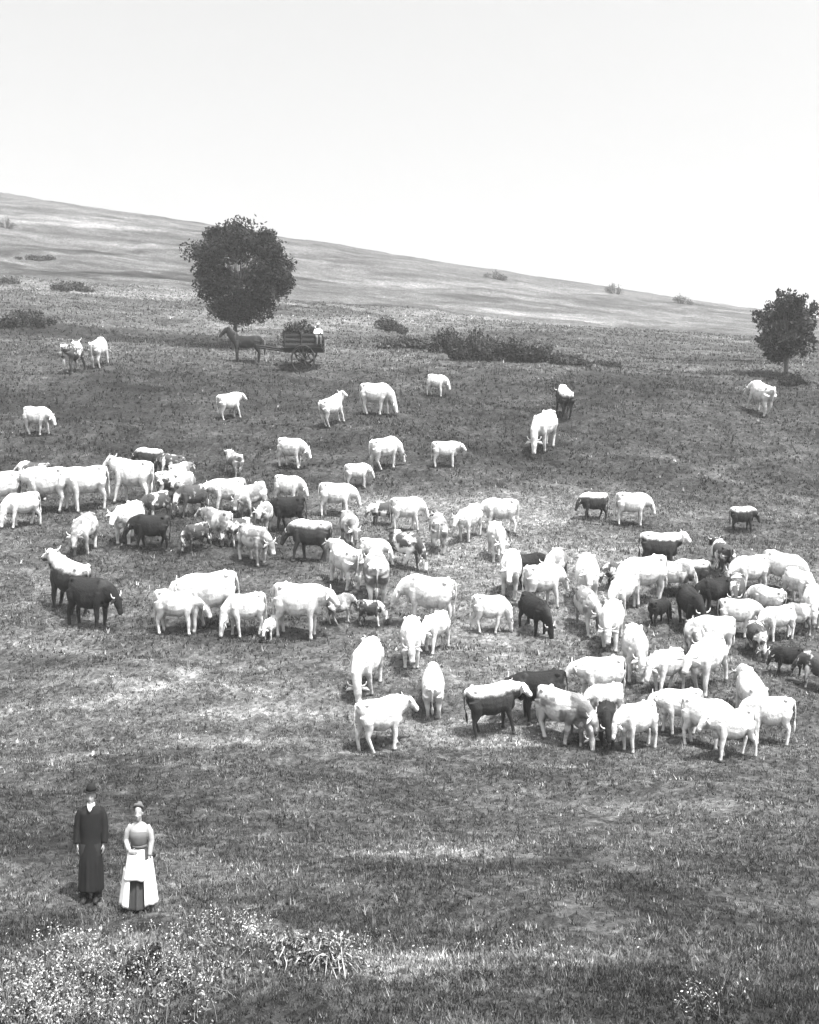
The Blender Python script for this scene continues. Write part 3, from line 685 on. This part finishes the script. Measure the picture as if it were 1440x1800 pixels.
 (1428, 1098, 66, 250, 'low', 'white', 'white cow cut by the right edge below the one heading downhill'),
 (1296, 1122, 68, 340, 'low', 'white', 'white cow in the right group below the two side by side'),
 (1328, 1152, 56, 270, 'graze', 'mottled', 'spotted cow facing the camera in the lower part of the right group'),
 (1370, 1128, 62, 195, 'low', 'white', 'white cow above the dark one near the right edge'),
 (1382, 1190, 52, 182, 'low', 'dark', 'low dark cow by itself near the right edge'),
 (1432, 1214, 66, 150, 'low', 'mottled', 'dark and white cow cut by the right edge beside the dark one'),
 (1108, 926, 58, -5, 'low', 'white', 'white cow alone above the right group facing right'),
 (1044, 918, 50, 184, 'low', 'finch', 'dark cow with white back line left of the lone white one'),
 (1304, 938, 46, -4, 'low', 'finch', 'dark cow alone above the right group near the right edge'),
 # lower left row
 (312, 1117, 80, -5, 'low', 'white', 'leftmost white cow of the row below the middle group'),
 (378, 1108, 102, 192, 'level', 'white', 'tallest white cow of the row below the middle group, facing left'),
 (436, 1120, 76, 200, 'graze', 'white', 'white cow in the middle of the row below the middle group'),
 (524, 1123, 97, -10, 'level', 'white', 'large white cow at the right end of the row below the middle group'),
 (602, 1098, 52, 20, 'low', 'pale', 'pale cow just beyond the right end of that row, head up to it'),
 (652, 1102, 46, -15, 'graze', 'mottled', 'small grey spotted cow between the row and the biggest central cow'),
]
for c in HERD: cow(*c, squat=(.78 if (abs(math.cos(R(c[3]))) > .8) else .88))
cow(478, 1124, 38, 250, 'low', 'white', 'small white calf in front of the row below the middle group', name='calf')

# ---------------------------------------------------------------- people
def hand(bm, wrist, down, fwd, sgn, r=.0075):
    """palm with four unequal bent fingers and a thumb; down = along the arm, fwd = thumb side"""
    wrist = Vector(wrist); d = Vector(down).normalized(); f = Vector(fwd); f = (f - d*f.dot(d)).normalized(); n = d.cross(f)*sgn
    loft(bm, [wrist - d*.02, wrist + d*.03, wrist + d*.085], [(.026, .019), (.038, .016), (.040, .013)], side=f, seg=10)
    for k, L in enumerate((.070, .078, .072, .056)):
        o = wrist + d*.08 + f*(.030 - .020*k); a = o + d*L*.45 + n*.006; b = a + d*L*.3 + n*.014; c = b + d*L*.2 + n*.016
        loft(bm, [o, a, b, c], [r*1.1, r*1.05, r, r*.7], seg=8, side=f)
    o = wrist + d*.025 + f*.03; loft(bm, [o, o + d*.03 + f*.026 + n*.008, o + d*.062 + f*.034 + n*.02], [r*1.5, r*1.3, r*.8], seg=8, side=n)
def head(bm, z, s=1.0, yo=0):
    """head facing -Y"""
    blob(bm, (0, yo+.010, z+.055*s), (.076*s, .094*s, .098*s), 16)
    blob(bm, (0, yo-.022, z-.010*s), (.060*s, .070*s, .082*s), 14)
    blob(bm, (0, yo-.055, z-.065*s), (.030*s, .030*s, .026*s))
    loft(bm, [(0, yo-.080*s, z+.045*s), (0, yo-.098*s, z+.015*s), (0, yo-.112*s, z-.008*s), (0, yo-.085*s, z-.020*s)], [.009, .011, .015, .011], seg=8, side=Vector((1, 0, 0)))
    blob(bm, (0, yo-.086*s, z-.040*s), (.024*s, .010, .009))
    for q in (1, -1):
        blob(bm, (q*.077*s, yo+.01, z+.015*s), (.010, .020, .032)); blob(bm, (q*.036*s, yo-.066*s, z-.005*s), (.020, .016, .016))
def person_root(px, py, label, rz):
    p = ground_at(px, py); o = empty('person', (p.x, p.y, p.z), rz); tag(o, label, 'person', 'couple standing in the foreground'); return o, p
def man():
    o, p = person_root(160, 1586, 'person in a long black coat and dark hat with a white collar', R(6))
    s = (1586-1380) * p.y / F / 1.80; o.scale = (s*.84, s*.9, s)
    bm = bmesh.new(); head(bm, 1.60)
    loft(bm, [(0, .02, 1.34), (0, .012, 1.47), (0, .0, 1.55)], [(.09, .08), (.056, .058), (.055, .06)], side=Vector((1, 0, 0)))
    loft(bm, [(0, .02, .86), (0, .01, 1.0), (0, .01, 1.25), (0, .015, 1.40), (0, .02, 1.45)], [(.16, .11), (.15, .11), (.185, .12), (.17, .10), (.08, .06)], side=Vector((1, 0, 0)), seg=18)
    for q in (1, -1):
        loft(bm, [(q*.09, .0, .92), (q*.10, -.01, .5), (q*.10, .01, .10), (q*.105, -.03, .05), (q*.11, -.15, .035)], [.095, .06, .045, .045, .035], side=Vector((1, 0, 0)))
        loft(bm, [(q*.17, .02, 1.40), (q*.225, .02, 1.14), (q*.235, -.03, .90)], [.058, .045, .030], side=Vector((1, 0, 0)))
        hand(bm, (q*.235, -.035, .89), (0, -.12, -1), (-q*.3, -1, 0), q)
    me = fuse('body', bm, .0085, 2); me.materials.append(M['skin']); link(bpy.data.objects.new('body', me), o)
    # long coat with sleeves
    bm = bmesh.new(); X = Vector((1, 0, 0))
    loft(bm, [(0, .02, 1.475), (0, .02, 1.44), (0, .015, 1.36), (0, .01, 1.15), (0, .01, .98), (0, 0, .7), (0, 0, .22), (0, 0, .17)],
         [(.085, .07), (.165, .09), (.225, .125), (.205, .135), (.185, .13), (.205, .15), (.225, .17), (.225, .17)], side=X, seg=28)
    for q in (1, -1):
        loft(bm, [(q*.16, .02, 1.41), (q*.215, .02, 1.30), (q*.245, .015, 1.12), (q*.25, -.02, .95), (q*.25, -.035, .90)], [.075, .078, .070, .062, .060], side=X)
    for k in range(7):                       # folds of the skirts of the coat
        a = k*.9; loft(bm, [(math.cos(a)*.15, math.sin(a)*.11, .85), (math.cos(a)*.20, math.sin(a)*.15, .6), (math.cos(a)*.21, math.sin(a)*.165, .19)], [.02, .03, .03])
    me = fuse('coat', bm, .014, 3); me.materials.append(M['black_cloth']); link(bpy.data.objects.new('coat', me), o)
    bm = bmesh.new()
    for q in (1, -1): loft(bm, [(q*.09, 0, .9), (q*.10, -.01, .5), (q*.108, .0, .3), (q*.11, .0, .10), (q*.112, -.01, .06)], [.12, .095, .088, .085, .09], side=X)
    simple('trousers', bm, M['black_cloth'], o)
    bm = bmesh.new(); loft(bm, [(0, .008, 1.455), (0, .002, 1.515)], [(.076, .072), (.066, .068)], side=X, seg=20)
    loft(bm, [(0, -.082, 1.50), (0, -.118, 1.44), (0, -.124, 1.40)], [(.05, .02), (.035, .014), (.008, .01)], side=X, seg=10); simple('collar', bm, M['white_cloth'], o)
    bm = bmesh.new(); loft(bm, [(0, .012, 1.685), (0, .012, 1.695), (0, .012, 1.703)], [(.085, .098), (.135, .15), (.085, .10)], side=X, seg=24)
    loft(bm, [(0, .012, 1.69), (0, .012, 1.74), (0, .014, 1.79), (0, .016, 1.81)], [(.088, .103), (.086, .10), (.072, .086), (.03, .04)], side=X, seg=24); simple('hat', bm, M['black_cloth'], o)
    bm = bmesh.new(); blob(bm, (0, .03, 1.665), (.080, .090, .055), 16); simple('hair', bm, M['hair'], o)
    for q in (1, -1):
        bm = bmesh.new(); loft(bm, [(q*.105, .06, .045), (q*.105, 0, .06), (q*.11, -.10, .045), (q*.112, -.18, .03), (q*.112, -.20, .025)], [(.04, .045), (.045, .06), (.048, .045), (.04, .03), (.02, .02)], side=X); simple('shoe', bm, M['leather'], o)
        bm = bmesh.new(); blob(bm, (q*.030, -.073, 1.622), (.010, .007, .006), 8); simple('eye', bm, M['leather'], o)
def woman():
    o, p = person_root(244, 1602, 'person in a pale blouse and white apron over a dark skirt', R(-4))
    s = (1602-1412) * p.y / F / 1.62; o.scale = (s*.84, s*.88, s); X = Vector((1, 0, 0))
    bm = bmesh.new(); head(bm, 1.45, .95)
    loft(bm, [(0, .02, 1.22), (0, .01, 1.33), (0, .0, 1.41)], [(.08, .07), (.048, .05), (.048, .054)], side=X)
    loft(bm, [(0, .01, .80), (0, .01, .98), (0, .0, 1.15), (0, .015, 1.27), (0, .02, 1.31)], [(.16, .12), (.115, .09), (.15, .12), (.145, .09), (.07, .05)], side=X, seg=18)
    for q in (1, -1):
        loft(bm, [(q*.08, .0, .85), (q*.09, -.01, .45), (q*.09, .01, .09), (q*.095, -.03, .045), (q*.10, -.13, .03)], [.09, .052, .04, .04, .03], side=X)
    loft(bm, [(.15, .02, 1.27), (.205, .03, 1.04), (.20, -.03, .82)], [.05, .038, .026], side=X); hand(bm, (.20, -.035, .81), (0, -.1, -1), (-.3, -1, 0), 1, .007)
    loft(bm, [(-.15, .02, 1.27), (-.215, .0, 1.04), (-.10, -.17, .93)], [.05, .038, .026], side=X); hand(bm, (-.095, -.175, .928), (1, -.25, -.1), (0, 0, 1), -1, .007)
    me = fuse('body', bm, .0085, 2); me.materials.append(M['skin']); link(bpy.data.objects.new('body', me), o)
    bm = bmesh.new()
    loft(bm, [(0, .02, 1.335), (0, .02, 1.31), (0, .01, 1.23), (0, .0, 1.12), (0, .01, .97)], [(.06, .055), (.13, .075), (.165, .105), (.155, .125), (.128, .10)], side=X, seg=26)
    loft(bm, [(.14, .02, 1.28), (.20, .025, 1.18), (.225, .03, 1.05), (.21, -.01, .90), (.205, -.025, .845)], [.055, .060, .052, .045, .040], side=X)
    loft(bm, [(-.14, .02, 1.28), (-.20, .01, 1.18), (-.225, 0, 1.05), (-.16, -.10, .975), (-.12, -.15, .945)], [.055, .060, .052, .045, .040], side=X)
    me = fuse('blouse', bm, .012, 3); me.materials.append(M['light_cloth']); link(bpy.data.objects.new('blouse', me), o)
    bm = bmesh.new(); loft(bm, [(0, .005, 1.20), (0, -.002, 1.12), (0, .008, 1.04), (0, .01, .98)], [(.168, .122), (.165, .138), (.145, .122), (.136, .113)], side=X, seg=26); simple('bodice', bm, M['grey_cloth'], o)
    bm = bmesh.new(); loft(bm, [(0, .01, 1.01), (0, .01, .955)], [(.142, .118), (.14, .118)], side=X, seg=26); simple('belt', bm, M['grey_cloth'], o)
    bm = bmesh.new()
    loft(bm, [(0, .01, .98), (0, .01, .85), (0, .01, .5), (0, .01, .1), (0, .01, .07)], [(.13, .11), (.18, .15), (.235, .20), (.275, .24), (.27, .235)], side=X, seg=30)
    for k in range(9):
        a = k*.7; loft(bm, [(math.cos(a)*.15, math.sin(a)*.12, .85), (math.cos(a)*.225, math.sin(a)*.19, .45), (math.cos(a)*.27, math.sin(a)*.235, .08)], [.018, .03, .035])
    me = fuse('skirt', bm, .014, 3); me.materials.append(M['dark_skirt']); link(bpy.data.objects.new('skirt', me), o)
    # white over-skirt open down the front, a thick cloth shell that hangs at both sides
    def drape(a0, a1, z0, z1, off, name, n=14, m_=16):
        bm = bmesh.new(); g = [[], []]
        for lay, th in ((0, 0.0), (1, .012)):
            for j in range(m_):
                t = j/(m_-1); z = z0 + (z1 - z0)*t; kk = (.98 - z)/.9; rx = .135 + .165*kk**.7 + off + th; ry = .115 + .15*kk**.7 + off + th
                row = []
                for i in range(n):
                    a = a0 + (a1 - a0)*i/(n-1); fo = 1 + .045*math.sin(a*11 + t)*t
                    row.append(bm.verts.new((math.cos(a)*rx*fo, math.sin(a)*ry*fo + .01, z + .012*math.sin(a*7)*(t > .9))))
                g[lay].append(row)
            for j in range(m_-1):
                for i in range(n-1): bm.faces.new((g[lay][j][i], g[lay][j][i+1], g[lay][j+1][i+1], g[lay][j+1][i]))
        for j in range(m_-1):
            for i in (0, n-1): bm.faces.new((g[0][j][i], g[1][j][i], g[1][j+1][i], g[0][j+1][i]))
        for i in range(n-1):
            for j in (0, m_-1): bm.faces.new((g[0][j][i], g[1][j][i], g[1][j][i+1], g[0][j][i+1]))
        simple(name, bm, M['white_cloth'], o)
    drape(R(150), R(252), .66, .13, .035, 'overskirt'); drape(R(304), R(395), .80, .14, .035, 'overskirt')
    drape(R(226), R(312), .96, .52, .050, 'apron')
    bm = bmesh.new(); blob(bm, (0, .035, 1.515), (.088, .095, .080), 16); blob(bm, (0, .09, 1.50), (.045, .04, .045)); simple('hair', bm, M['hair'], o)
    bm = bmesh.new(); blob(bm, (0, .045, 1.60), (.05, .05, .04)); loft(bm, [(-.09, .0, 1.555), (-.05, -.03, 1.60), (.05, -.03, 1.60), (.09, .0, 1.555)], [.02, .03, .03, .02], seg=8); simple('hair_ribbon', bm, M['grey_cloth'], o)
    for q in (1, -1):
        bm = bmesh.new(); loft(bm, [(q*.095, .04, .035), (q*.095, -.05, .05), (q*.10, -.22, .035), (q*.10, -.30, .022)], [(.035, .035), (.04, .05), (.04, .035), (.015, .015)], side=X); simple('shoe', bm, M['leather'], o)
        bm = bmesh.new(); blob(bm, (q*.028, -.069, 1.472), (.009, .007, .006), 8); simple('eye', bm, M['leather'], o)
man(); woman()

# ---------------------------------------------------------------- horse and cart below the large tree
def horse_and_cart():
    c = ground_at(532, 648); hx = ground_at(434, 640); X = Vector((1, 0, 0)); Y_ = Vector((0, 1, 0))
    root = empty('horse', (hx.x, hx.y, hx.z - .02), math.pi); tag(root, 'dark horse standing left of the cart under the large round tree', 'horse'); root.scale = (1.22, 1.15, 1.18)
    bm = bmesh.new()
    loft(bm, [(-.78, 0, 1.22), (-.70, 0, 1.24), (-.5, 0, 1.22), (-.1, 0, 1.16), (.3, 0, 1.18), (.55, 0, 1.22), (.72, 0, 1.22)], [(.08, .1), (.2, .24), (.27, .31), (.28, .32), (.25, .32), (.2, .26), (.1, .12)], seg=18)
    loft(bm, [(.5, 0, 1.28), (.78, 0, 1.52), (.98, 0, 1.80)], [(.14, .27), (.10, .2), (.08, .13)])
    loft(bm, [(.93, 0, 1.88), (1.02, 0, 1.84), (1.2, 0, 1.66), (1.36, 0, 1.48), (1.40, 0, 1.44)], [(.06, .08), (.095, .13), (.08, .11), (.06, .075), (.04, .05)])
    for q in (1, -1):
        loft(bm, [(.5, q*.15, 1.2), (.5, q*.17, .9), (.5, q*.16, .55), (.49, q*.16, .18), (.52, q*.16, .06), (.53, q*.16, 0)], [.14, .10, .055, .042, .055, .07])
        loft(bm, [(-.55, q*.15, 1.2), (-.50, q*.17, .9), (-.64, q*.16, .58), (-.60, q*.16, .18), (-.56, q*.16, .06), (-.55, q*.16, 0)], [.2, .14, .06, .044, .055, .07])
        loft(bm, [(.95, q*.06, 1.90), (.95, q*.07, 2.02)], [.035, .012], seg=8)
    me = fuse('body', bm, .026, 3); me.materials.append(M['dark']); link(bpy.data.objects.new('body', me), root)
    bm = bmesh.new(); loft(bm, [(-.76, 0, 1.36), (-.88, 0, 1.25), (-.92, 0, .9), (-.90, 0, .5)], [.04, .06, .075, .02]); simple('tail', bm, M['hair'], root)
    bm = bmesh.new(); loft(bm, [(.45, 0, 1.54), (.68, 0, 1.70), (.88, 0, 1.93), (.98, 0, 1.97)], [(.03, .05), (.035, .07), (.035, .06), (.02, .02)]); simple('mane', bm, M['hair'], root)
    bm = bmesh.new(); loft(bm, [(.62, 0, .98), (.56, .26, 1.2), (.60, 0, 1.62), (.56, -.26, 1.2), (.62, 0, .98)], [.055]*5, side=X); simple('collar', bm, M['leather'], root)
    ct = empty('cart', (c.x, c.y, c.z), 0); tag(ct, 'dark two wheeled farm cart heaped with brushwood right of the large tree', 'cart')
    ct.scale = (1.12, 1.12, 1.3)
    wood = plain('cart_wood', .022, .9, .4, 7.)
    def bar(bm, a, b, w_, h_): loft(bm, [a, b], [(w_, h_)]*2, seg=4)
    bm = bmesh.new(); bar(bm, (-1.0, 0, .86), (1.15, 0, .86), .95, .06); simple('bed', bm, wood, ct, False)
    for q in (1, -1):
        for z in (1.02, 1.24, 1.46):
            bm = bmesh.new(); bar(bm, (-1.0, q*.66, z), (1.15, q*.66, z), .03, .10); simple('side_board', bm, wood, ct, False)
        for x in (-.9, 0, 1.05):
            bm = bmesh.new(); loft(bm, [(x, q*.70, .84), (x, q*.72, 1.6)], [.04]*2, seg=4, side=Y_); simple('stake', bm, wood, ct, False)
        bm = bmesh.new(); bar(bm, (-.9, q*.42, .86), (-2.5, q*.36, 1.05), .045, .045); simple('shaft', bm, wood, ct, False)
        wh = empty('wheel', (.1, q*.86, .62 + gz(c.x, c.y + q*.86) - c.z)); wh.parent = ct
        bm = bmesh.new(); n = 28
        ro, ri, t_ = .66, .57, .05
        rings = [[Vector((math.cos(2*math.pi*k/n)*rr, yy, math.sin(2*math.pi*k/n)*rr)) for k in range(n)] for rr, yy in ((ro, -t_), (ro, t_), (ri, t_), (ri, -t_))]
        vs = [[bm.verts.new(p_) for p_ in rg] for rg in rings]
        for i in range(4):
            for k in range(n): bm.faces.new((vs[i][k], vs[i][(k+1) % n], vs[(i+1) % 4][(k+1) % n], vs[(i+1) % 4][k]))
        simple('rim', bm, wood, wh)
        bm = bmesh.new(); loft(bm, [(0, -.13, 0), (0, .13, 0)], [.11, .11], side=X); simple('hub', bm, wood, wh)
        for k in range(12):
            a_ = 2*math.pi*k/12; bm = bmesh.new(); loft(bm, [(math.cos(a_)*.08, 0, math.sin(a_)*.08), (math.cos(a_)*.58, 0, math.sin(a_)*.58)], [.03, .024], seg=5, side=Y_); simple('spoke', bm, wood, wh)
    bm = bmesh.new(); loft(bm, [(.90, -.74, 1.33), (.90, .74, 1.33)], [(.22, .035)]*2, seg=4, side=X); simple('seat', bm, wood, ct, False)
    bm = bmesh.new(); loft(bm, [(.1, -.95, .62), (.1, .95, .62)], [.045, .045], seg=6, side=X); simple('axle', bm, wood, ct)
    la = Acc(); g = np.random.default_rng(5); n = 2600; u = g.normal(0, 1, (n, 3)); u /= np.linalg.norm(u, axis=1)[:, None]
    P = np.array([-.15, 0, 1.42]) + u*(g.uniform(0, 1, n)**.4)[:, None]*np.array([.95, .62, .52])*(1 + .25*np.sin(u[:, :1]*7 + u[:, 1:2]*5)); P = P[P[:, 2] > .95]
    leaves(la, P, .085, .030*np.exp(g.normal(0, .5, len(P)))); me = la.mesh('brushwood'); me.materials.append(M['leaf'])
    ob = link(bpy.data.objects.new('brushwood', me)); ob.location = ct.location; ob.scale = (1.12, 1.12, 1.45); tag(ob, 'dark tangled brushwood heaped on the cart right of the large tree', 'brushwood')
    # carter on the tail of the cart
    o = empty('person', (c.x + .98, c.y - .42, c.z + 1.78), R(10)); tag(o, 'person in a pale shirt and hat sitting high on the back of the cart', 'person')
    bm = bmesh.new(); head(bm, .74)
    loft(bm, [(0, .02, .50), (0, .01, .62), (0, 0, .69)], [(.08, .07), (.055, .055), (.053, .058)], side=X)
    loft(bm, [(0, .03, -.02), (0, .03, .1), (0, .02, .35), (0, .02, .54), (0, .02, .59)], [(.17, .13), (.16, .12), (.18, .12), (.17, .10), (.08, .06)], side=X, seg=16)
    for q in (1, -1):
        loft(bm, [(q*.09, 0, .06), (q*.11, -.40, .08), (q*.11, -.46, -.05), (q*.11, -.44, -.40), (q*.11, -.56, -.43)], [.095, .068, .06, .042, .035], side=X)
        loft(bm, [(q*.17, .02, .52), (q*.235, -.02, .28), (q*.17, -.26, .18)], [.055, .045, .03], side=X); hand(bm, (q*.17, -.265, .178), (-q*.2, -1, -.25), (-q, 0, .2), q)
    me = fuse('body', bm, .010, 2); me.materials.append(M['skin']); link(bpy.data.objects.new('body', me), o)
    bm = bmesh.new(); loft(bm, [(0, .02, .62), (0, .02, .58), (0, .02, .48), (0, .02, .3), (0, .03, .02)], [(.07, .06), (.16, .09), (.21, .125), (.20, .14), (.185, .15)], side=X, seg=24)
    for q in (1, -1): loft(bm, [(q*.16, .02, .53), (q*.235, -.01, .30), (q*.18, -.22, .20)], [.075, .065, .052], side=X)
    me = fuse('shirt', bm, .014, 2); me.materials.append(M['white_cloth']); link(bpy.data.objects.new('shirt', me), o)
    bm = bmesh.new()
    for q in (1, -1): loft(bm, [(q*.085, .05, .06), (q*.11, -.40, .09), (q*.112, -.48, -.02), (q*.112, -.45, -.38)], [.115, .085, .075, .06], side=X)
    me = fuse('trousers', bm, .014, 2); me.materials.append(M['grey_cloth']); link(bpy.data.objects.new('trousers', me), o)
    bm = bmesh.new(); loft(bm, [(0, .01, .825), (0, .01, .835), (0, .01, .843)], [(.09, .1), (.18, .19), (.09, .10)], side=X, seg=22)
    loft(bm, [(0, .01, .83), (0, .01, .89), (0, .01, .93)], [(.09, .10), (.085, .095), (.05, .06)], side=X, seg=20); simple('hat', bm, M['white_cloth'], o)
    for q in (1, -1):
        bm = bmesh.new(); loft(bm, [(q*.11, -.40, -.42), (q*.11, -.50, -.42), (q*.112, -.62, -.45)], [(.045, .05), (.048, .05), (.03, .025)], side=X); simple('boot', bm, M['leather'], o)
horse_and_cart()

# ---------------------------------------------------------------- air
def haze():
    bm = bmesh.new(); bmesh.ops.create_cube(bm, size=1)
    m = bpy.data.materials.new('air'); m.use_nodes = True; t = m.node_tree; t.nodes.clear()
    v = N(t, 'ShaderNodeVolumePrincipled'); v.inputs['Color'].default_value = (.95, .95, .95, 1); v.inputs['Density'].default_value = .00055
    v.inputs['Anisotropy'].default_value = 0
    o_ = N(t, 'ShaderNodeOutputMaterial'); t.links.new(v.outputs[0], o_.inputs['Volume'])
    o = simple('haze', bm, m, None, False); lo = -70; hi = 130
    o.scale = (5200, 1120, hi - lo); o.location = (0, 440, (hi + lo)/2); tag(o, 'thin pale summer haze over the hillside', 'haze', kind='stuff')
haze()
